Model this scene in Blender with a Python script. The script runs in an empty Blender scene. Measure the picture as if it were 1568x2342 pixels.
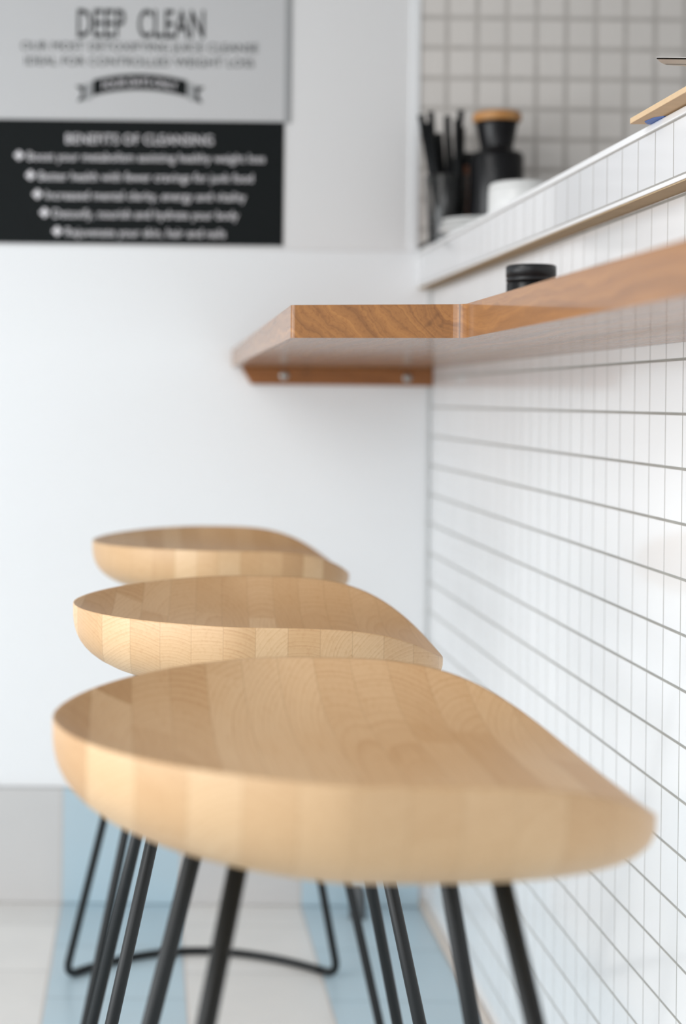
import bpy, bmesh, math, random
from mathutils import Vector, Matrix

scene = bpy.context.scene
C = scene.collection
random.seed(4)

# ------------------------------------------------------------------ camera, light, exposure
F_PX = 3600.0                      # focal length in pixels of the 1568 px wide frame
cam_d = bpy.data.cameras.new('camera')
cam = bpy.data.objects.new('camera', cam_d); C.objects.link(cam)
cam.location = (0, 0, 0.96)
cam.rotation_euler = (math.pi / 2, -0.011, 0)
cam_d.sensor_fit = 'HORIZONTAL'; cam_d.sensor_width = 24.0
cam_d.lens = 24.0 * F_PX / 1568
cam_d.shift_x = (784 - 335) / 1568
cam_d.shift_y = -(1171 - 912) / 1568
cam_d.clip_start = 0.05
cam_d.dof.use_dof = True
cam_d.dof.focus_distance = 1.52
cam_d.dof.aperture_fstop = 3.15
scene.camera = cam

world = bpy.data.worlds.new('world'); scene.world = world
world.use_nodes = True
wbg = world.node_tree.nodes['Background']
wbg.inputs[0].default_value = (0.96, 0.98, 1.0, 1)
wbg.inputs[1].default_value = 0.84

def area(name, loc, target, sx, sy, power, col=(1, 1, 1)):
    d = bpy.data.lights.new(name, 'AREA'); d.shape = 'RECTANGLE'; d.size = sx; d.size_y = sy
    d.energy = power; d.color = col
    o = bpy.data.objects.new(name, d); C.objects.link(o); o.location = loc
    o.rotation_euler = (Vector(target) - Vector(loc)).to_track_quat('-Z', 'Y').to_euler()
    return o
area('window_daylight_side', (-2.3, 0.2, 0.95), (0.5, 1.3, 0.75), 2.6, 1.2, 33, (0.95, 0.98, 1.0))
area('window_daylight_back', (-2.3, 1.45, 0.9), (0.5, 1.75, 0.75), 1.7, 1.2, 24, (0.95, 0.98, 1.0))
area('window_daylight_front', (-1.5, -1.8, 1.9), (0.1, 1.3, 0.6), 1.6, 0.8, 18, (0.98, 0.99, 1.0))
area('overhead_fill', (-0.9, 1.0, 2.3), (0.4, 1.6, 0.6), 1.0, 2.0, 15, (1.0, 0.985, 0.97)).data.spread = math.radians(110)  # unseen overhead light, added to lift seat tops, floor and tiles

scene.view_settings.view_transform = 'Standard'
scene.view_settings.look = 'None'
scene.view_settings.gamma = 1.0
scene.view_settings.use_curve_mapping = False
scene.view_settings.exposure = 0.0
scene.cycles.use_denoising = True
scene.cycles.max_bounces = 10
scene.cycles.diffuse_bounces = 6
scene.cycles.caustics_reflective = False
scene.cycles.caustics_refractive = False

# ------------------------------------------------------------------ node helpers
class G:
    def __init__(s, name, rough=0.5, spec=0.5, coat=0.0, coat_rough=0.1, metal=0.0):
        s.m = bpy.data.materials.new(name); s.m.use_nodes = True
        s.t = s.m.node_tree; s.n = s.t.nodes
        s.b = s.n['Principled BSDF']
        s.b.inputs['Roughness'].default_value = rough
        s.b.inputs['Specular IOR Level'].default_value = spec
        s.b.inputs['Coat Weight'].default_value = coat
        s.b.inputs['Coat Roughness'].default_value = coat_rough
        s.b.inputs['Metallic'].default_value = metal
    def put(s, sock, v):
        if hasattr(v, 'links') and hasattr(v, 'node'): s.t.links.new(v, sock)
        else: sock.default_value = v
    def math(s, op, a, b=0.0, c=0.0):
        n = s.n.new('ShaderNodeMath'); n.operation = op
        s.put(n.inputs[0], a); s.put(n.inputs[1], b); s.put(n.inputs[2], c)
        return n.outputs[0]
    def obj(s):
        return s.n.new('ShaderNodeTexCoord').outputs['Object']
    def sep(s, v):
        n = s.n.new('ShaderNodeSeparateXYZ'); s.put(n.inputs[0], v); return n.outputs
    def comb(s, x, y, z):
        n = s.n.new('ShaderNodeCombineXYZ')
        s.put(n.inputs[0], x); s.put(n.inputs[1], y); s.put(n.inputs[2], z); return n.outputs[0]
    def white(s, v):
        n = s.n.new('ShaderNodeTexWhiteNoise'); n.noise_dimensions = '3D'; s.put(n.inputs['Vector'], v)
        return n.outputs['Value'], n.outputs['Color']
    def noise(s, v, scale, detail=3.0, rough=0.55):
        n = s.n.new('ShaderNodeTexNoise'); s.put(n.inputs['Vector'], v)
        n.inputs['Scale'].default_value = scale; n.inputs['Detail'].default_value = detail
        n.inputs['Roughness'].default_value = rough
        return n.outputs['Fac']
    def smooth(s, v, lo, hi, a=0.0, b=1.0):
        n = s.n.new('ShaderNodeMapRange'); n.interpolation_type = 'SMOOTHSTEP'
        s.put(n.inputs['Value'], v)
        n.inputs['From Min'].default_value = lo; n.inputs['From Max'].default_value = hi
        n.inputs['To Min'].default_value = a; n.inputs['To Max'].default_value = b
        return n.outputs['Result']
    def mix(s, f, a, b, mode='MIX'):
        n = s.n.new('ShaderNodeMix'); n.data_type = 'RGBA'; n.blend_type = mode
        s.put(n.inputs['Factor'], f)
        s.put(n.inputs['A'] if False else n.inputs[6], a); s.put(n.inputs[7], b)
        return n.outputs[2]
    def ramp(s, f, stops):
        n = s.n.new('ShaderNodeValToRGB'); s.put(n.inputs[0], f)
        e = n.color_ramp.elements
        while len(e) < len(stops): e.new(0.5)
        for i, (p, c) in enumerate(stops): e[i].position = p; e[i].color = (*c, 1)
        return n.outputs[0]
    def color(s, v):
        s.put(s.b.inputs['Base Color'], v if not isinstance(v, tuple) else (*v, 1)); return s
    def bump(s, h, strength, dist):
        n = s.n.new('ShaderNodeBump'); n.inputs['Strength'].default_value = strength
        n.inputs['Distance'].default_value = dist; s.put(n.inputs['Height'], h)
        s.t.links.new(n.outputs[0], s.b.inputs['Normal']); return s

def plain(name, col, rough=0.5, spec=0.5, grain=0.0, gscale=40, **k):
    g = G(name, rough, spec, **k)
    if grain:
        f = g.noise(g.obj(), gscale, 4)
        g.color(g.mix(f, (*[c * (1 - grain) for c in col], 1), (*[min(1, c * (1 + grain)) for c in col], 1)))
    else:
        g.color(tuple(col))
    return g.m

def tile_mat(name, ax, pitch, off, grout, base, gcol, rough=0.12, lims=None, tint=0.02):
    """glazed tiles on a regular grid; ax = the two object axes that span the wall"""
    g = G(name, rough, 0.5, coat=0.3, coat_rough=0.05)
    p = g.sep(g.obj())
    masks, ids = [], []
    for k in (0, 1):
        if pitch[k] is None:
            lo, hi = off[k]
            d = g.math('MINIMUM', g.math('ABSOLUTE', g.math('SUBTRACT', p[ax[k]], lo)),
                       g.math('ABSOLUTE', g.math('SUBTRACT', p[ax[k]], hi)))
            ids.append(0.0)
        else:
            q = g.math('DIVIDE', g.math('SUBTRACT', p[ax[k]], off[k]), pitch[k])
            ids.append(g.math('FLOOR', q))
            f = g.math('FRACT', q)
            d = g.math('MULTIPLY', g.math('SUBTRACT', 0.5, g.math('ABSOLUTE', g.math('SUBTRACT', f, 0.5))), pitch[k])
        masks.append(g.smooth(d, grout[k] / 2 - 0.0003, grout[k] / 2 + 0.0004))
    m = g.math('MULTIPLY', masks[0], masks[1])
    rv, rc = g.white(g.comb(ids[0], ids[1], 0.5))
    bcol = g.mix(rv, (*[c * (1 - tint) for c in base], 1), (*[c * (1 + tint) for c in base], 1))
    dirt = g.noise(g.obj(), 30, 4)
    gc = g.mix(dirt, (*[c * 0.8 for c in gcol], 1), (*[c * 1.15 for c in gcol], 1))
    g.color(g.mix(m, gc, bcol))
    g.put(g.b.inputs['Roughness'], g.smooth(m, 0, 1, 0.8, rough))
    g.put(g.b.inputs['Coat Weight'], g.math('MULTIPLY', m, 0.3))
    g.bump(m, 0.5, 0.0012)
    return g.m

def wood_staves(name, w, stops, ring, ringamt, rough=0.42, coat=0.0, piece=0.34, noise_amt=0.006):
    """laminated staves that run along local Y"""
    g = G(name, rough, 0.4, coat=coat, coat_rough=0.12)
    oi = g.n.new('ShaderNodeObjectInfo').outputs['Random']
    P = g.sep(g.obj())
    x = g.math('ADD', P[0], g.math('MULTIPLY', oi, 7.0)); y = P[1]; z = P[2]
    q = g.math('DIVIDE', x, w); i1 = g.math('FLOOR', q)
    r1, c1 = g.white(g.comb(i1, 3.3, 1.7))
    i2 = g.math('FLOOR', g.math('ADD', g.math('DIVIDE', y, piece), g.math('MULTIPLY', r1, 9.0)))
    rv, rc = g.white(g.comb(i1, i2, 8.1))
    k = g.sep(rc)
    fx = g.math('MULTIPLY', g.math('SUBTRACT', g.math('FRACT', q), 0.5), w)
    cx = g.math('MULTIPLY', g.math('SUBTRACT', k[0], 0.5), 0.11)
    cz = g.math('ADD', g.math('MULTIPLY', k[1], 0.09), 0.62)
    wob = g.noise(g.comb(g.math('MULTIPLY', x, 7), g.math('MULTIPLY', y, 2.2), g.math('MULTIPLY', z, 7)), 1.6, 3)
    dx = g.math('SUBTRACT', fx, cx)
    dz = g.math('SUBTRACT', g.math('ADD', z, g.math('MULTIPLY', y, g.math('MULTIPLY', g.math('SUBTRACT', k[2], 0.5), 0.12))), cz)
    d = g.math('SQRT', g.math('ADD', g.math('MULTIPLY', dx, dx), g.math('MULTIPLY', dz, dz)))
    d = g.math('ADD', d, g.math('MULTIPLY', wob, noise_amt))
    s0 = g.noise(g.comb(g.math('DIVIDE', d, ring), g.math('MULTIPLY', rv, 50), 0.0), 1.0, 2)
    s1 = g.math('POWER', g.math('FRACT', g.math('DIVIDE', g.math('ADD', d, g.math('MULTIPLY', s0, 0.004)), ring)), 2.2)
    s = g.math('MULTIPLY', s1, g.smooth(s0, 0.25, 0.7, 0.25, 1.0))
    fine = g.noise(g.comb(g.math('MULTIPLY', x, 320), g.math('MULTIPLY', y, 16), g.math('MULTIPLY', z, 320)), 1.0, 3)
    base = g.ramp(rv, stops)
    col = g.mix(g.math('MULTIPLY', s, ringamt), base, g.mix(1.0, base, (0.66, 0.5, 0.36, 1), 'MULTIPLY'))
    col = g.mix(g.smooth(fine, 0.45, 0.8, 0.0, 0.28), col, g.mix(1.0, col, (0.72, 0.58, 0.44, 1), 'MULTIPLY'))
    patch = g.noise(g.comb(g.math('MULTIPLY', x, 6), g.math('MULTIPLY', y, 3), g.math('MULTIPLY', z, 6)), 1.5, 2)
    col = g.mix(g.smooth(patch, 0.4, 0.75, 0, 0.3), col, g.mix(1.0, col, (0.9, 0.78, 0.62, 1), 'MULTIPLY'))
    # thin glue joints
    e = g.math('SUBTRACT', w / 2, g.math('ABSOLUTE', fx))
    col = g.mix(g.smooth(e, 0.0, 0.0008, 0.25, 0.0), col, (0.25, 0.14, 0.06, 1))
    g.color(col)
    g.bump(fine, 0.06, 0.0006)
    return g.m

# ------------------------------------------------------------------ mesh helpers
def link(name, bm, mat, parent=None, smooth=False):
    me = bpy.data.meshes.new(name)
    bmesh.ops.recalc_face_normals(bm, faces=bm.faces)
    bm.to_mesh(me); bm.free()
    me.materials.append(mat)
    if smooth:
        for p in me.polygons: p.use_smooth = True
    o = bpy.data.objects.new(name, me); C.objects.link(o)
    if parent: o.parent = parent
    return o

def tag(o, label, cat, group=None):
    o['label'] = label; o['category'] = cat
    if group: o['group'] = group
    return o

def struct(o):
    o['kind'] = 'structure'; return o

def thing(name, label, cat, loc=(0, 0, 0), group=None, rz=0.0):
    o = bpy.data.objects.new(name, None); C.objects.link(o)
    o.location = loc; o.rotation_euler = (0, 0, rz); o.empty_display_size = 0.05
    return tag(o, label, cat, group)

def box(bm, x0, x1, y0, y1, z0, z1, bev=0.0, seg=2):
    r = bmesh.ops.create_cube(bm, size=1)
    vs = r['verts']
    for v in vs:
        v.co = Vector(((x0 + x1) / 2 + v.co.x * (x1 - x0), (y0 + y1) / 2 + v.co.y * (y1 - y0), (z0 + z1) / 2 + v.co.z * (z1 - z0)))
    if bev:
        es = list({e for v in vs for e in v.link_edges})
        bmesh.ops.bevel(bm, geom=es, offset=bev, segments=seg, profile=0.5, affect='EDGES')
    return bm

def bx(*a, **k): return box(bmesh.new(), *a, **k)

def prism(bm, pts, z0, z1, bev=0.0, seg=2, mat=None):
    """extrude a plan polygon along z; mat may turn it into another frame"""
    bot = [bm.verts.new((p[0], p[1], z0)) for p in pts]
    top = [bm.verts.new((p[0], p[1], z1)) for p in pts]
    n = len(pts)
    fb = bm.faces.new(bot[::-1]); ft = bm.faces.new(top)
    for i in range(n): bm.faces.new((bot[i], bot[(i + 1) % n], top[(i + 1) % n], top[i]))
    if bev:
        es = list(fb.edges) + list(ft.edges)
        bmesh.ops.bevel(bm, geom=es, offset=bev, segments=seg, profile=0.5, affect='EDGES')
    if mat: bmesh.ops.transform(bm, matrix=mat, verts=bm.verts)
    return bm

def lathe(bm, prof, n=40, loc=(0, 0, 0)):
    rings = []
    for r, z in prof:
        if r < 1e-6: rings.append([bm.verts.new((loc[0], loc[1], loc[2] + z))])
        else: rings.append([bm.verts.new((loc[0] + r * math.cos(2 * math.pi * k / n), loc[1] + r * math.sin(2 * math.pi * k / n), loc[2] + z)) for k in range(n)])
    for a, b in zip(rings, rings[1:]):
        for k in range(n):
            k2 = (k + 1) % n
            if len(a) == 1 and len(b) == 1: continue
            if len(a) == 1: bm.faces.new((a[0], b[k], b[k2]))
            elif len(b) == 1: bm.faces.new((a[k], a[k2], b[0]))
            else: bm.faces.new((a[k], a[k2], b[k2], b[k]))
    return bm

def tube(bm, path, r, n=14, caps=True):
    path = [Vector(p) for p in path]
    rings = []; up = None
    for i, p in enumerate(path):
        t = (path[min(i + 1, len(path) - 1)] - path[max(i - 1, 0)]).normalized()
        if up is None:
            up = t.orthogonal().normalized()
        else:
            up = (up - t * up.dot(t)).normalized()
        s = t.cross(up)
        rings.append([bm.verts.new(p + r * (math.cos(2 * math.pi * k / n) * up + math.sin(2 * math.pi * k / n) * s)) for k in range(n)])
    for a, b in zip(rings, rings[1:]):
        for k in range(n):
            bm.faces.new((a[k], a[(k + 1) % n], b[(k + 1) % n], b[k]))
    if caps:
        bm.faces.new(rings[0][::-1]); bm.faces.new(rings[-1])
    return bm

def fillet(pts, radii, seg=8):
    out = []
    n = len(pts)
    for i, p in enumerate(pts):
        r = radii[i]
        p = Vector(p)
        if not r: out.append(tuple(p)); continue
        a = (Vector(pts[i - 1]) - p).normalized(); b = (Vector(pts[(i + 1) % n]) - p).normalized()
        ang = a.angle(b); d = r / math.tan(ang / 2)
        c = p + (a + b).normalized() * (r / math.sin(ang / 2))
        s, e = p + a * d - c, p + b * d - c
        for k in range(seg + 1):
            v = s.lerp(e, k / seg); v = v.normalized() * r
            # spread evenly over the arc
            f = k / seg; th = s.angle(e)
            v = (s * math.sin((1 - f) * th) + e * math.sin(f * th)) / math.sin(th)
            out.append(tuple(c + v))
    return out

# ------------------------------------------------------------------ materials
M = {}
M['paint'] = plain('white_paint', (0.80, 0.81, 0.82), 0.55, 0.3, grain=0.012, gscale=3)
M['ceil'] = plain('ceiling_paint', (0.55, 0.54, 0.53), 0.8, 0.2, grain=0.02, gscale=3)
M['panel'] = plain('panel_laminate', (0.745, 0.74, 0.74), 0.5, 0.3, grain=0.01, gscale=4)
M['tile'] = tile_mat('white_wall_tile', (1, 2), (0.0524, 0.0555), (1.589, 1.0061), (0.0016, 0.0028), (0.84, 0.85, 0.86), (0.34, 0.335, 0.31))
M['tile_k'] = tile_mat('kitchen_wall_tile', (0, 2), (0.0565, 0.0577), (0.565, 1.692), (0.0088, 0.0088), (0.70, 0.665, 0.63), (0.50, 0.47, 0.44), rough=0.22)
M['tile_f'] = tile_mat('fascia_tile', (1, 2), (0.0556, None), (1.543, (1.1822, 1.2378)), (0.0020, 0.0020), (0.76, 0.77, 0.785), (0.30, 0.29, 0.27))
M['white_trim'] = plain('white_edge_trim', (0.84, 0.85, 0.86), 0.25, 0.5, grain=0.01)
M['grout_strip'] = plain('beige_sealant', (0.60, 0.55, 0.50), 0.8, 0.2, grain=0.06, gscale=25)
M['corner'] = plain('grey_corner_sealant', (0.56, 0.57, 0.57), 0.7, 0.2, grain=0.05, gscale=25)
M['ply'] = plain('raw_board', (0.42, 0.32, 0.20), 0.7, 0.2, grain=0.12, gscale=30)
M['black_metal'] = plain('black_powder_coat', (0.010, 0.012, 0.013), 0.42, 0.32, grain=0.1, gscale=300)
M['black_straw'] = plain('black_straw_plastic', (0.007, 0.008, 0.009), 0.45, 0.2, grain=0.05)
M['black_gloss'] = plain('black_glaze', (0.005, 0.005, 0.006), 0.25, 0.28, grain=0.05)
M['black_cap'] = plain('black_plastic_lid', (0.010, 0.011, 0.013), 0.35, 0.35, grain=0.05)
M['ceramic'] = plain('white_ceramic', (0.70, 0.70, 0.69), 0.25, 0.5, grain=0.01)
M['amber'] = plain('brown_bottle', (0.36, 0.13, 0.06), 0.3, 0.5, grain=0.1)
M['steel'] = plain('brushed_steel', (0.55, 0.56, 0.57), 0.18, 0.5, grain=0.03, metal=1.0)
M['zinc'] = plain('zinc_screw', (0.45, 0.44, 0.42), 0.4, 0.5, grain=0.05, metal=0.8)
M['screw_slot'] = plain('screw_recess', (0.05, 0.05, 0.05), 0.6, 0.3, grain=0.05)
M['rubber'] = plain('grey_rubber', (0.10, 0.105, 0.11), 0.55, 0.3, grain=0.06)
M['mdf'] = plain('pale_mdf', (0.62, 0.45, 0.28), 0.65, 0.25, grain=0.10, gscale=60)
M['tape'] = plain('blue_tape', (0.10, 0.19, 0.50), 0.5, 0.3, grain=0.05)
M['paper'] = plain('white_card', (0.84, 0.83, 0.82), 0.5, 0.3, grain=0.01)
M['sheet'] = plain('poster_sheet', (0.55, 0.55, 0.555), 0.5, 0.3, grain=0.008, gscale=4)
M['ink'] = plain('black_ink', (0.008, 0.010, 0.0105), 0.6, 0.12, grain=0.04)
M['flat_grey'] = plain('plain_grey', (0.33, 0.335, 0.34), 0.5, 0.3, grain=0.02)
M['ink_white'] = plain('white_ink', (0.72, 0.70, 0.72), 0.5, 0.3, grain=0.01)
M['lidwood'] = wood_staves('lid_wood', 0.02, [(0, (0.50, 0.24, 0.08)), (1, (0.58, 0.31, 0.12))], 0.004, 0.5)
M['seat'] = wood_staves('laminated_beech', 0.030,
    [(0.0, (0.49, 0.305, 0.155)), (0.15, (0.57, 0.37, 0.198)), (0.5, (0.60, 0.40, 0.222)), (1.0, (0.66, 0.465, 0.275))], 0.0036, 0.38)

def shelf_wood(name, dark, light, axis_mix, coat=0.5, rough=0.3, pitch=0.0125, spec=0.5):
    g = G(name, rough, spec, coat=coat, coat_rough=0.09)
    P = g.sep(g.obj())
    i1 = g.math('FLOOR', g.math('DIVIDE', g.math('SUBTRACT', P[0], 0.306), 0.2))
    r1, c1 = g.white(g.comb(i1, 1.0, 2.0))
    wob = g.noise(g.comb(g.math('MULTIPLY', P[0], 10), g.math('MULTIPLY', P[1], 2.6), g.math('MULTIPLY', P[2], 10)), 1.5, 4)
    d = g.math('ADD', g.math('ADD', g.math('MULTIPLY', P[0], axis_mix[0]), g.math('MULTIPLY', P[2], axis_mix[1])), g.math('MULTIPLY', wob, 0.05))
    d = g.math('ADD', d, g.math('MULTIPLY', r1, 3.0))
    s = g.noise(g.comb(g.math('DIVIDE', d, pitch), 0.0, 0.0), 1.0, 4, 0.65)
    fine = g.noise(g.comb(g.math('MULTIPLY', P[0], 260), g.math('MULTIPLY', P[1], 9), g.math('MULTIPLY', P[2], 260)), 1.0, 3)
    col = g.ramp(s, [(0.28, dark), (0.72, light)])
    col = g.mix(g.smooth(fine, 0.45, 0.75, 0, 0.4), col, g.mix(1.0, col, (0.6, 0.48, 0.38, 1), 'MULTIPLY'))
    knot = g.noise(g.comb(g.math('MULTIPLY', P[0], 40), g.math('MULTIPLY', P[1], 14), g.math('MULTIPLY', P[2], 40)), 1.0, 2)
    col = g.mix(g.smooth(knot, 0.68, 0.76, 0, 0.55), col, (0.09, 0.035, 0.012, 1))
    e = g.math('ABSOLUTE', g.math('SUBTRACT', P[0], 0.306))
    col = g.mix(g.smooth(e, 0.0003, 0.0009, 0.7, 0.0), col, (0.05, 0.02, 0.01, 1))
    g.color(col)
    g.bump(s, 0.015, 0.001)
    return g.m
M['shelf'] = shelf_wood('varnished_hardwood', (0.13, 0.050, 0.016), (0.40, 0.180, 0.052), (0.75, 0.66), coat=0.62, rough=0.5, spec=0.15)
M['cleat'] = shelf_wood('varnished_cleat', (0.24, 0.085, 0.02), (0.34, 0.13, 0.035), (0.1, 0.9), coat=0.2, rough=0.4)

# glass of the straw tumbler
g = G('frosted_glass', 0.16, 0.5)
g.color((0.93, 0.94, 0.93)); g.b.inputs['Transmission Weight'].default_value = 1.0; g.b.inputs['IOR'].default_value = 1.45
fr = g.noise(g.obj(), 60, 3); g.put(g.b.inputs['Roughness'], g.smooth(fr, 0.3, 0.7, 0.12, 0.2))
M['glass'] = g.m

# floor: blue and pale grey columns of tiles, laid half a tile apart
def floor_mat(name, vertical=False):
    g = G(name, 0.3, 0.4)
    P = g.sep(g.obj())
    W, L = 0.227, 0.235
    q = g.math('DIVIDE', g.math('SUBTRACT', P[0], 0.302), W)
    col = g.math('FLOOR', q)
    par = g.math('MODULO', g.math('ABSOLUTE', col), 2.0)
    fx = g.math('FRACT', q)
    ex = g.math('MULTIPLY', g.math('SUBTRACT', 0.5, g.math('ABSOLUTE', g.math('SUBTRACT', fx, 0.5))), W)
    if vertical:
        row = 0.0
        ey = g.math('MINIMUM', g.math('ABSOLUTE', P[2]), g.math('ABSOLUTE', g.math('SUBTRACT', P[2], 0.2185)))
    else:
        p = g.math('ADD', g.math('DIVIDE', g.math('SUBTRACT', P[1], 2.519), L), g.math('MULTIPLY', par, 0.5))
        row = g.math('FLOOR', p); fy = g.math('FRACT', p)
        ey = g.math('MULTIPLY', g.math('SUBTRACT', 0.5, g.math('ABSOLUTE', g.math('SUBTRACT', fy, 0.5))), L)
    rv, rc = g.white(g.comb(col, row, 4.2))
    cl = g.noise(g.obj(), 9, 4)
    blue = g.mix(rv, (0.40, 0.525, 0.595, 1), (0.44, 0.56, 0.625, 1))
    ga, gb = ((0.54, 0.53, 0.525, 1), (0.60, 0.59, 0.58, 1)) if vertical else ((0.65, 0.64, 0.62, 1), (0.71, 0.70, 0.68, 1))  # one grey tile: lit floor and shaded skirting put into its colour
    grey = g.mix(rv, ga, gb)
    c = g.mix(par, blue, grey)
    c = g.mix(g.smooth(cl, 0.3, 0.7, 0.0, 0.12), c, (0.45, 0.46, 0.47, 1))
    mx = g.smooth(ex, 0.0012, 0.0026); my = g.smooth(ey, 0.0010, 0.0022)
    c = g.mix(my, g.mix(1.0, c, (0.66, 0.67, 0.68, 1), 'MULTIPLY'), c)
    c = g.mix(mx, (0.50, 0.45, 0.42, 1), c)
    g.color(c)
    g.bump(g.math('MULTIPLY', mx, my), 0.4, 0.001)
    return g.m
M['floor'] = floor_mat('blue_grey_floor_tile')
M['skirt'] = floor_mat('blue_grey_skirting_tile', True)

# ------------------------------------------------------------------ the setting
WX = 0.541      # face of the tiled half wall
BY = 3.0        # face of the back wall
struct(link('floor', bx(-2.6, 2.3, -2.2, 3.2, -0.1, 0.0), M['floor']))
struct(link('ceiling', bx(-2.6, 2.3, -2.2, 3.2, 2.35, 2.45), M['ceil']))
struct(link('wall_back', bx(-2.6, 2.3, BY, BY + 0.12, 0.0, 2.55), M['paint']))
struct(link('wall_kitchen', bx(0.514, 2.2, BY - 0.004, BY, 1.246, 2.55), M['tile_k']))
struct(link('trim_4', bx(0.5345, WX, BY - 0.006, BY, 0.2195, 1.1765, bev=0.002), M['corner']))
struct(link('wall_right', bx(WX, WX + 0.10, -1.6, BY, 0.0, 1.175), M['tile']))
struct(link('wall_far_right', bx(2.2, 2.3, -2.2, BY, 0.0, 2.55), M['ceil']))
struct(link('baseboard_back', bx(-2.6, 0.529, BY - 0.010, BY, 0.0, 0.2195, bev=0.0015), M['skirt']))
struct(link('trim_1', bx(0.4935, 0.514, BY - 0.008, BY, 1.246, 2.55, bev=0.002), M['white_trim']))
struct(link('trim_2', bx(-2.0, 0.4935, BY - 0.005, BY, 1.2465, 2.55, bev=0.001), M['panel']))
struct(link('trim_3', bx(0.529, WX, -1.6, BY, 0.0, 0.010, bev=0.003), M['grout_strip']))

# ------------------------------------------------------------------ serving counter on the half wall
ct = thing('serving_counter', 'white tiled serving counter ledge on top of the tiled half wall', 'counter', (0.8, 1.0, 1.175))
def cpart(name, bm, mat, par=ct):
    bmesh.ops.translate(bm, verts=bm.verts, vec=(0, 0, 0))
    o = link(name, bm, mat); o.parent = par
    o.matrix_parent_inverse = Matrix.Translation(-Vector(par.location)); return o
cpart('countertop', bx(0.5215, 1.20, -1.6, BY, 1.2, 1.2455), M['white_trim'])
cpart('tile_band', bx(0.5135, 0.5215, -1.6, BY, 1.1805, 1.2395), M['tile_f'])
cpart('top_trim', bx(0.5120, 0.5320, -1.6, BY, 1.2388, 1.2465, bev=0.0018), M['white_trim'])
cpart('bottom_trim', bx(0.5124, 0.5225, -1.6, BY, 1.1765, 1.1812, bev=0.001), M['white_trim'])
cpart('underside_board', bx(0.5140, 1.18, -1.6, BY, 1.1751, 1.2), M['ply'])

# ------------------------------------------------------------------ wooden bar shelf
H0, H1 = 1.0230, 1.0562
pl = [(WX, BY), (0.1617, BY), (0.1446, 1.588), (0.311, 1.545), (0.311, -0.9), (WX, -0.9)]
pl = fillet(pl, [0, 0, 0.006, 0.018, 0, 0], 16)
sh = link('bar_shelf', prism(bmesh.new(), pl, H0, H1, bev=0.0016), M['shelf'])
tag(sh, 'varnished brown wooden bar shelf with stepped front edge along the tiled wall', 'shelf')
cl = thing('shelf_bracket', 'brown wooden bracket strip screwed to the white wall under the bar shelf', 'bracket', (0.36, BY, 0.985))
def in_xz(y): return Matrix(((1, 0, 0, 0), (0, 0, -1, y), (0, 1, 0, 0), (0, 0, 0, 1)))
def wpart(name, bm, mat, par, smooth=False):
    o = link(name, bm, mat, None, smooth); o.parent = par
    o.matrix_parent_inverse = Matrix.Translation(-Vector(par.location)); return o
bm = prism(bmesh.new(), [(0.178, H0 - 0.0003), (0.198, 0.9895), (WX - 0.0005, 0.9895), (WX - 0.0005, H0 - 0.0003)], 0, 0.028, bev=0.0015, mat=in_xz(BY))
wpart('cleat', bm, M['cleat'], cl)
for sx, sz in ((0.2590, 1.0065), (0.4915, 1.0045)):
    bm = lathe(bmesh.new(), [(0, 0), (0.0085, 0), (0.0085, 0.001), (0.0065, 0.003), (0, 0.0034)], 24)
    bmesh.ops.transform(bm, matrix=Matrix.Translation((sx, BY - 0.028, sz)) @ Matrix.Rotation(math.pi / 2, 4, 'X'), verts=bm.verts)
    s = wpart('screw', bm, M['zinc'], cl, True)
    bm = box(bmesh.new(), sx - 0.004, sx + 0.004, BY - 0.0320, BY - 0.0305, sz - 0.0008, sz + 0.0008)
    box(bm, sx - 0.0008, sx + 0.0008, BY - 0.0320, BY - 0.0305, sz - 0.004, sz + 0.004)
    t = link('screw_recess', bm, M['screw_slot']); t.parent = s
    t.matrix_parent_inverse = Matrix.Translation(-Vector(cl.location))

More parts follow.
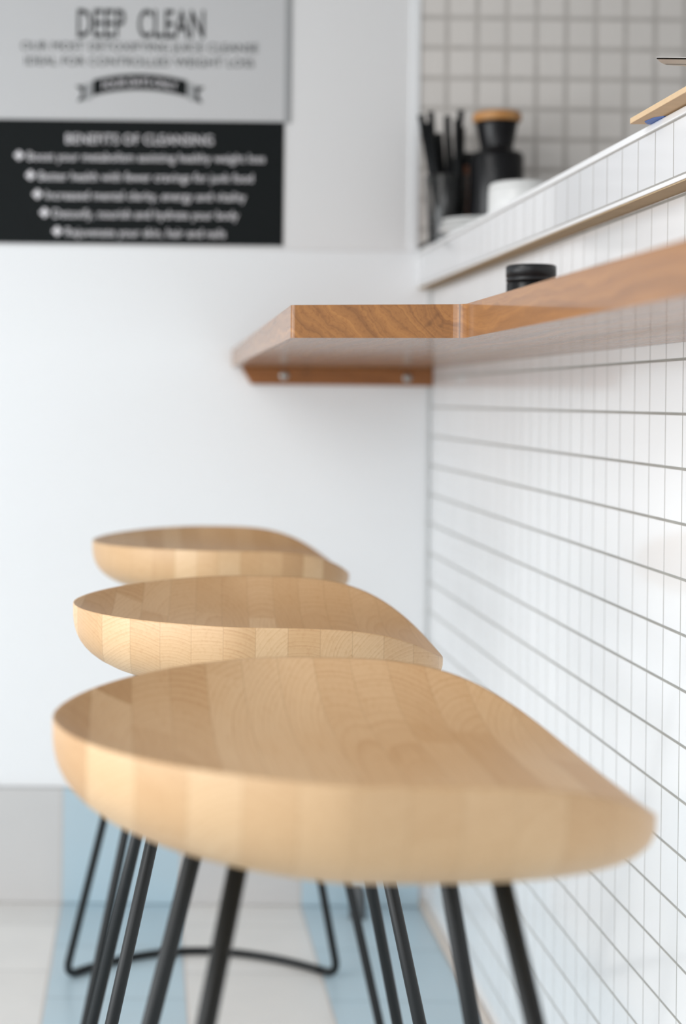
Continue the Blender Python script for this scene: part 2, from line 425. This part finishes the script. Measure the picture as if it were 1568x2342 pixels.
# ------------------------------------------------------------------ bar stools
AL, AR, B, NL, NR = 0.1940, 0.1898, 0.2168, 1.77, 3.18
HR, HB, HC = 0.7498, 0.666, 0.7106
def outline(t):
    c, s = math.cos(t), math.sin(t)
    n = NL if c < 0 else NR; a = AL if c < 0 else AR
    n = NL + (NR - NL) * (0.5 + 0.5 * math.tanh(c * 6))
    return a * math.copysign(abs(c) ** (2 / n), c), B * math.copysign(abs(s) ** (2 / n), s)
def rim(x):
    return HR - 0.0057 * (x / AL) ** 2 if x < 0 else HR - 0.0478 * (x / AR) ** 3.7
def seat_bm():
    bm = bmesh.new(); NT = 160
    # spread the angles evenly along the outline
    fine = [outline(2 * math.pi * i / 4000) for i in range(4001)]
    acc = [0]
    for a, b in zip(fine, fine[1:]): acc.append(acc[-1] + math.dist(a, b))
    pts = []; j = 0
    for k in range(NT):
        L = acc[-1] * k / NT
        while acc[j + 1] < L: j += 1
        f = (L - acc[j]) / max(1e-9, acc[j + 1] - acc[j])
        pts.append((fine[j][0] + f * (fine[j + 1][0] - fine[j][0]), fine[j][1] + f * (fine[j + 1][1] - fine[j][1])))
    def top(r, p):
        return HC + (rim(p[0]) - 0.0006 - HC) * r ** 3.6
    def bot(r, p):
        rr = rim(p[0]) - 0.003
        return rr - (rr - HB) * max(0.0, 1 - r ** 3.37) ** 0.345
    rings = []
    for r in (0.12, 0.25, 0.38, 0.5, 0.6, 0.69, 0.77, 0.84, 0.9, 0.945, 0.975, 0.992):
        rings.append([bm.verts.new((p[0] * r, p[1] * r, top(r, p))) for p in pts])
    rings.append([bm.verts.new((p[0] * 0.9985, p[1] * 0.9985, rim(p[0]) - 0.0010)) for p in pts])
    rings.append([bm.verts.new((p[0], p[1], rim(p[0]) - 0.0030)) for p in pts])
    for r in (0.9985, 0.995, 0.988, 0.978, 0.962, 0.94, 0.91, 0.87, 0.81, 0.73, 0.63, 0.5, 0.35, 0.18):
        rings.append([bm.verts.new((p[0] * r, p[1] * r, bot(r, p))) for p in pts])
    for a, b in zip(rings, rings[1:]):
        for k in range(NT):
            bm.faces.new((a[k], b[k], b[(k + 1) % NT], a[(k + 1) % NT]))
    c = bm.verts.new((0, 0, HC)); d = bm.verts.new((0, 0, HB))
    for k in range(NT):
        bm.faces.new((c, rings[0][k], rings[0][(k + 1) % NT]))
        bm.faces.new((d, rings[-1][(k + 1) % NT], rings[-1][k]))
    return bm

RR = 0.0066
def bent(p0, p1, p2, r, n=8):
    a = (p0 - p1).normalized(); b = (p2 - p1).normalized()
    ang = a.angle(b); d = r / math.tan(ang / 2)
    s, e = p1 + a * d, p1 + b * d
    return [s * (1 - t) ** 2 + p1 * 2 * t * (1 - t) + e * t * t for t in [i / n for i in range(n + 1)]]
def make_stool():
    st = thing('bar_stool', '', 'stool', (0, 0, 0))
    link('seat', seat_bm(), M['seat'], st, True)
    for sy in (-1, 1):
        fl, fr_ = Vector((-0.221 - 0.009 * sy, 0.190 * sy, RR)), Vector((0.229 - 0.007 * sy, 0.190 * sy, RR))
        arc = []
        for i in range(25):
            u = i / 24
            arc.append(Vector((fl.x + (fr_.x - fl.x) * u, sy * (0.190 + (0.118 if sy > 0 else 0.060) * (1 - (2 * u - 1) ** 2)), RR)))
        for foot, tx, nxt in ((fl, -0.075 - 0.006 * sy, arc[2]), (fr_, 0.087 - 0.005 * sy, arc[-3])):
            topv = Vector((tx, 0.072 * sy, HB + 0.010))
            bend = bent(topv, foot, nxt, 0.028)
            link('leg', tube(bmesh.new(), [topv, topv.lerp(bend[0], 0.5)] + bend, RR), M['black_metal'], st, True)
        link('floor_runner', tube(bmesh.new(), arc[1:-1], RR), M['black_metal'], st, True)
    return st
proto = make_stool()
def dup(root):
    r = root.copy(); C.objects.link(r)
    for ch in root.children:
        c = ch.copy(); C.objects.link(c); c.parent = r
    return r
spots = [(0.1320, 1.080, 0.018, 'wooden saddle seat bar stool nearest the camera, on black rod legs'),
         (0.1180, 1.676, -0.045, 'wooden saddle seat bar stool in the middle of the row, on black rod legs'),
         (0.1134, 2.414, 0.038, 'wooden saddle seat bar stool farthest back, near the white wall')]
stools = [proto, dup(proto), dup(proto)]
for o, (x, y, a, lab) in zip(stools, spots):
    o.location = (x, y, 0); o.rotation_euler = (0, 0, a)
    tag(o, lab, 'stool', 'bar stools along the shelf')

# ------------------------------------------------------------------ poster on the back wall
PY = BY - 0.005
poster = thing('menu_poster', 'white juice cleanse poster with a black benefits panel on the back wall', 'poster', (-0.018, PY, 1.2525))
def flat(name, x0, x1, z0, z1, y, mat, th=0.0006):
    return wpart(name, bx(x0, x1, y - th, y, z0, z1), mat, poster)
wpart('sheet', bx(-0.300, 0.2565, PY - 0.0015, PY, 1.2505, 2.02), M['sheet'], poster)
wpart('black_panel', bx(-0.298, 0.2560, PY - 0.0022, PY - 0.0014, 1.2535, 1.4890), M['ink'], poster)
wpart('grey_edge_strip', bx(0.2556, 0.2690, PY - 0.0020, PY, 1.487, 2.02), M['flat_grey'], poster)  # flat grey strip along the sheet's right edge, upper part only

def text_bm(body, x0, x1, zc, cap, bold=0.0, shear=0.0):
    cu = bpy.data.curves.new('lettering', 'FONT'); cu.body = body; cu.size = 1.0; cu.offset = bold
    cu.resolution_u = 3
    to = bpy.data.objects.new('lettering', cu); C.objects.link(to)
    dg = bpy.context.evaluated_depsgraph_get(); dg.update()
    me = bpy.data.meshes.new_from_object(to.evaluated_get(dg))
    bm = bmesh.new(); bm.from_mesh(me)
    bpy.data.objects.remove(to); bpy.data.curves.remove(cu); bpy.data.meshes.remove(me)
    ax0 = min(v.co.x for v in bm.verts); ax1 = max(v.co.x for v in bm.verts)
    for v in bm.verts:
        px = (v.co.x - ax0) / (ax1 - ax0); pz = (v.co.y - 0.345) / 0.69
        v.co = Vector((x0 + (x1 - x0) * px, 0, zc + cap * pz))
    return bm
def lay(bm, y):
    for v in bm.verts: v.co.y = y
    r = bmesh.ops.extrude_face_region(bm, geom=list(bm.faces))
    for v in [e for e in r['geom'] if isinstance(e, bmesh.types.BMVert)]: v.co.y = y + 0.0006
    return bm
def W(px, py):
    dx, dy = px - 335, py - 912
    return (dx + 0.011 * dy) / 1200.0, 0.96 - (dy - 0.011 * dx) / 1200.0
YT = PY - 0.0027
for body, a, b, py, cap, bold in (('DEEP  CLEAN', 177, 467, 56, 0.053, 0.010),
                                  ('OUR MOST DETOXIFYING JUICE CLEANSE', 49, 590, 109, 0.0165, 0.0),
                                  ('IDEAL FOR CONTROLLED WEIGHT LOSS', 58, 580, 143, 0.0165, 0.0)):
    x0, z = W(a, py); x1, _ = W(b, py); z = W((a + b) / 2, py)[1]
    wpart('lettering', lay(text_bm(body, x0, x1, z, cap, bold), YT + 0.0006), M['ink'], poster)
# ribbon
x0, _ = W(213, 200); x1, _ = W(427, 200); xc, zc = W(320, 200)
hw = (x1 - x0) / 2
def arc_z(x): return 0.012 * (1 - ((x - xc) / hw) ** 2)
bm = bmesh.new()
N = 24
top = [(xc - hw + 2 * hw * i / N) for i in range(N + 1)]
pts = [(x, zc + arc_z(x) - 0.018) for x in top] + [(x, zc + arc_z(x) + 0.012) for x in reversed(top)]
prism(bm, pts, 0, 0.0008, mat=in_xz(YT + 0.0010))
for s in (-1, 1):
    b2 = bmesh.new()
    q = [(xc + s * (hw + 0.003), zc - 0.020), (xc + s * (hw + 0.003), zc + 0.004), (xc + s * (hw + 0.034), zc + 0.004), (xc + s * (hw + 0.020), zc - 0.009), (xc + s * (hw + 0.030), zc - 0.027)]
    if s > 0: q = q[::-1]
    q = [(p[0], p[1] - 0.003) for p in q]
    prism(b2, q, 0, 0.0006, mat=in_xz(YT + 0.0010))
    me = bpy.data.meshes.new('tmp'); b2.to_mesh(me); b2.free(); bm.from_mesh(me); bpy.data.meshes.remove(me)
wpart('ribbon', bm, M['ink'], poster)
for s in (-1, 1):
    wpart('ribbon_fold', prism(bmesh.new(), [(xc + s * (hw + 0.002), zc - 0.0215), (xc + s * (hw + 0.002), zc + 0.008), (xc + s * (hw + 0.017), zc + 0.003), (xc + s * (hw + 0.017), zc - 0.027)][::s], 0, 0.0006, mat=in_xz(YT + 0.0002)), M['flat_grey'], poster)
bm = text_bm('FOUR DAYS ONLY', xc - hw * 0.80, xc + hw * 0.80, zc - 0.003, 0.015, 0.008)
for v in bm.verts: v.co.z += arc_z(v.co.x)
wpart('lettering', lay(bm, YT - 0.0002), M['ink_white'], poster)
# black panel
for body, a, b, py, cap, bold in (('BENEFITS OF CLEANSING', 151, 487, 320, 0.0185, 0.010),
                                  ('Boost your metabolism assisting healthy weight loss', 64, 605, 361, 0.0165, 0.007),
                                  ('Better health with fewer cravings for junk food', 90, 578, 406, 0.0165, 0.007),
                                  ('Increased mental clarity, energy and vitality', 106, 562, 449, 0.0165, 0.007),
                                  ('Detoxify, nourish and hydrate your body', 122, 545, 491, 0.0165, 0.007),
                                  ('Rejuvenate your skin, hair and nails', 151, 515, 533, 0.0165, 0.007)):
    x0, _ = W(a, py); x1, _ = W(b, py); _, z = W((a + b) / 2, py)
    bm = text_bm(body, x0, x1, z, cap, bold)
    if py > 330:      # plus shaped bullet
        bxc = x0 - 0.0165
        p, q = 0.0036, 0.0085
        ring = [(-p, -q), (p, -q), (p, -p), (q, -p), (q, p), (p, p), (p, q), (-p, q), (-p, p), (-q, p), (-q, -p), (-p, -p)]
        bm.faces.new([bm.verts.new((bxc + i, 0, z + 0.001 + j)) for i, j in ring])
    wpart('lettering', lay(bm, YT - 0.0002), M['ink_white'], poster)

# ------------------------------------------------------------------ things on the counter
CT = 1.2465
GX, GY = 0.548, 2.90
gl = lathe(bmesh.new(), [(0, 0), (0.0310, 0), (0.0318, 0.002), (0.0400, 0.128), (0.0395, 0.1295), (0.0385, 0.128), (0.0304, 0.008), (0, 0.007)], 40)
o = link('drinking_glass', gl, M['glass'], None, True); o.location = (GX, GY, CT)
tag(o, 'clear glass tumbler holding black straws at the far end of the counter', 'glass')
straws = [((0.5414, 2.8968), (0.4965, 2.8843, 1.4860), 'black straw leaning farthest left in the counter glass'),
          ((0.5395, 2.9204), (0.5190, 2.9100, 1.4965), 'tall black straw second from the left in the counter glass'),
          ((0.5556, 2.9086), (0.5375, 2.9238, 1.4590), 'shortest black straw, in the middle of the counter glass'),
          ((0.5534, 2.8772), (0.5490, 2.9050, 1.4870), 'upright black straw right of the shortest in the glass'),
          ((0.5661, 2.8847), (0.5610, 2.8711, 1.4750), 'black straw second from the right in the counter glass'),
          ((0.5429, 2.8841), (0.5095, 2.8755, 1.4700), 'black straw just right of the farthest left one in the glass'),
          ((0.5285, 2.9126), (0.5290, 2.8931, 1.4520), 'short black straw behind the front ones, left of the middle'),
          ((0.5525, 2.9231), (0.5300, 2.9310, 1.4400), 'black straw leaning back to the wall in the glass'),
          ((0.5696, 2.9091), (0.5560, 2.9250, 1.4480), 'short black straw behind the front ones, right of the middle'),
          ((0.5714, 2.8968), (0.5710, 2.8800, 1.4620), 'black straw just left of the tallest one in the glass'),
          ((0.5555, 2.8959), (0.5760, 2.9150, 1.4995), 'tallest black straw, leaning right beside the black jar')]
for (bx_, by_), tp, lab in straws:
    a, b = Vector((bx_, by_, CT + 0.0085)), Vector(tp)
    bm = bmesh.new(); n = 18
    ax = (b - a).normalized(); u = ax.orthogonal().normalized(); v = ax.cross(u)
    rings = []
    for p, r in ((a, 0.0060), (b, 0.0060), (b, 0.0055), (a, 0.0055)):
        rings.append([bm.verts.new(p + r * (math.cos(2 * math.pi * k / n) * u + math.sin(2 * math.pi * k / n) * v) - a) for k in range(n)])
    for i in range(4):
        A_, B_ = rings[i], rings[(i + 1) % 4]
        for k in range(n): bm.faces.new((A_[k], A_[(k + 1) % n], B_[(k + 1) % n], B_[k]))
    s = link('drinking_straw', bm, M['black_straw'], None, True); s.location = a
    tag(s, lab, 'straw', 'black straws in the glass')

jar = thing('canister', 'black ceramic canister with a wooden lid at the far end of the counter', 'jar', (0.631, 2.862, CT))
link('body', lathe(bmesh.new(), [(0, 0), (0.046, 0), (0.0485, 0.004), (0.0487, 0.156), (0.0475, 0.163), (0.043, 0.167), (0.031, 0.170), (0.0298, 0.178), (0.0365, 0.215), (0.0385, 0.2225), (0, 0.2225)], 48), M['black_gloss'], jar, True)
link('lid', lathe(bmesh.new(), [(0, 0.2226), (0.041, 0.2226), (0.0435, 0.225), (0.0435, 0.236), (0.041, 0.2395), (0, 0.240)], 48), M['lidwood'], jar, True)

bo = thing('bottle', 'narrow brown bottle with black cap between the straws and black canister', 'bottle', (0.596, 2.962, CT))
link('body', lathe(bmesh.new(), [(0, 0), (0.0185, 0), (0.0200, 0.003), (0.0200, 0.140), (0.017, 0.150), (0.011, 0.155), (0.011, 0.160), (0, 0.160)], 32), M['amber'], bo, True)
link('cap', lathe(bmesh.new(), [(0, 0.158), (0.0135, 0.158), (0.0135, 0.180), (0.012, 0.182), (0, 0.182)], 32), M['black_cap'], bo, True)

can = thing('lidded_pot', 'white ceramic pot standing behind the counter edge in front of black canister', 'pot', (0.592, 2.50, CT))
link('body', lathe(bmesh.new(), [(0, 0), (0.050, 0), (0.0525, 0.003), (0.0520, 0.050), (0.0505, 0.053), (0, 0.053)], 48), M['ceramic'], can, True)
link('lid', lathe(bmesh.new(), [(0, 0.0531), (0.0512, 0.0531), (0.0514, 0.056), (0.0495, 0.0605), (0.044, 0.0625), (0, 0.063)], 48), M['ceramic'], can, True)

prof = [(0, 0), (0.034, 0), (0.035, 0.002), (0.060, 0.010), (0.0645, 0.0125), (0.0640, 0.0135), (0.058, 0.0125), (0.034, 0.006), (0, 0.006)]
saucer = None
for k, lab in enumerate(('white saucer at the bottom of the low stack on the counter', 'white saucer in the middle of the low stack on the counter', 'white saucer on top of the low stack on the counter')):
    if saucer is None:
        saucer = link('saucer', lathe(bmesh.new(), prof, 48), M['ceramic'], None, True); s = saucer
    else:
        s = saucer.copy(); C.objects.link(s)
    s.location = (0.5685 + 0.001 * k, 2.735 - 0.001 * k, CT + 0.0085 * k)
    s.scale = (1 - 0.03 * k, 1 - 0.03 * k, 1)
    tag(s, lab, 'saucer', 'white saucers stacked on the counter')

sp = thing('teaspoon', 'metal teaspoon with dark handle tipping over the counter edge below the straw glass', 'spoon', (0.5135, 2.8215, CT + 0.0045))
bm = bmesh.new()
NB = 20
rings = []
for r in (0.25, 0.5, 0.75, 1.0):
    rings.append([bm.verts.new((0.014 + 0.014 * r * math.cos(2 * math.pi * k / NB), 0.010 * r * math.sin(2 * math.pi * k / NB), -0.0045 + 0.0055 * r ** 2.2)) for k in range(NB)])
c = bm.verts.new((0.014, 0, -0.0045))
for k in range(NB): bm.faces.new((c, rings[0][k], rings[0][(k + 1) % NB]))
for a_, b_ in zip(rings, rings[1:]):
    for k in range(NB): bm.faces.new((a_[k], b_[k], b_[(k + 1) % NB], a_[(k + 1) % NB]))
bmesh.ops.solidify(bm, geom=list(bm.faces), thickness=0.0007)
link('bowl', bm, M['steel'], sp, True)
h_ = link('handle', tube(bmesh.new(), [(0.001, 0, 0.0008), (-0.004, 0, 0.0012), (-0.014, 0, 0.0006), (-0.034, 0, -0.0010)], 0.0032, 12), M['black_metal'], sp, True)
h_['label'] = 'dark handle'
sp.rotation_euler = (0, math.radians(-25), math.radians(14))

plank = thing('board', 'thin pale wooden board overhanging the counter edge at the right', 'board', (0.56, 1.35, CT))
bm = prism(bmesh.new(), fillet([(0.4930, 1.619), (0.4930, 1.02), (0.66, 1.02), (0.66, 1.610)], [0.003, 0, 0, 0], 4), CT + 0.0012, CT + 0.0070, bev=0.0006)
wpart('panel', bm, M['mdf'], plank)
bm = prism(bmesh.new(), [(0.5030, 1.600), (0.5055, 1.578), (0.5125, 1.570), (0.535, 1.570), (0.535, 1.612), (0.5095, 1.612)], CT + 0.0001, CT + 0.0012)
o = wpart('tape', bm, M['tape'], plank); o['label'] = 'blue tape stuck under the board'

hold = thing('card_holder', 'small white holder on the pale board carrying the printed card', 'holder', (0.585, 1.47, CT + 0.007))
wpart('base', bx(0.545, 0.63, 1.43, 1.51, CT + 0.0072, CT + 0.012, bev=0.001), M['ceramic'], hold)
wpart('stem', bx(0.560, 0.615, 1.455, 1.495, CT + 0.0115, 1.2843, bev=0.001), M['ceramic'], hold)
card = thing('leaflet', 'white printed card with black stripe poking in above the pale board', 'leaflet', (0.53, 1.49, 1.2845))
out = [(0.4735, 1.4745), (0.4770, 1.4815), (0.4840, 1.4945), (0.4905, 1.5030), (0.4950, 1.5065), (0.5020, 1.5083), (0.5090, 1.5092), (0.5150, 1.5125), (0.525, 1.520), (0.64, 1.525), (0.64, 1.4745)]
wpart('sheet', prism(bmesh.new(), out, 1.2848, 1.2856), M['paper'], card)
wpart('black_stripe', prism(bmesh.new(), [(0.4737, 1.4746), (0.4764, 1.4802), (0.64, 1.4802), (0.64, 1.4746)], 1.2846, 1.28485), M['ink'], card)
wpart('grey_stripe', prism(bmesh.new(), [(0.4905, 1.5010), (0.4930, 1.5036), (0.64, 1.5046), (0.64, 1.5010)], 1.2846, 1.28485), M['flat_grey'], card)

tub = thing('tin', 'small black lidded tub on the bar shelf behind the wooden edge', 'tub', (0.450, 1.85, H1))
link('body', lathe(bmesh.new(), [(0, 0.0002), (0.0270, 0.0002), (0.0283, 0.002), (0.0283, 0.044), (0.0270, 0.0455), (0, 0.0455)], 40), M['black_gloss'], tub, True)
link('lid', lathe(bmesh.new(), [(0, 0.0457), (0.0275, 0.0457), (0.0288, 0.0465), (0.0288, 0.0495), (0.0281, 0.0502), (0.0281, 0.0512), (0.0290, 0.0518), (0.0290, 0.0630), (0.0280, 0.0648), (0.0262, 0.0655), (0, 0.0655)], 40), M['black_cap'], tub, True)

ds = link('door_stop', lathe(bmesh.new(), [(0, 0), (0.0150, 0), (0.0158, 0.002), (0.0158, 0.040), (0.0140, 0.052), (0.0085, 0.060), (0, 0.0625)], 32), M['rubber'], None, True)
ds.location = (0.402, 2.925, 0)
tag(ds, 'grey rubber door stop on the blue floor tiles by the back wall', 'door stop')
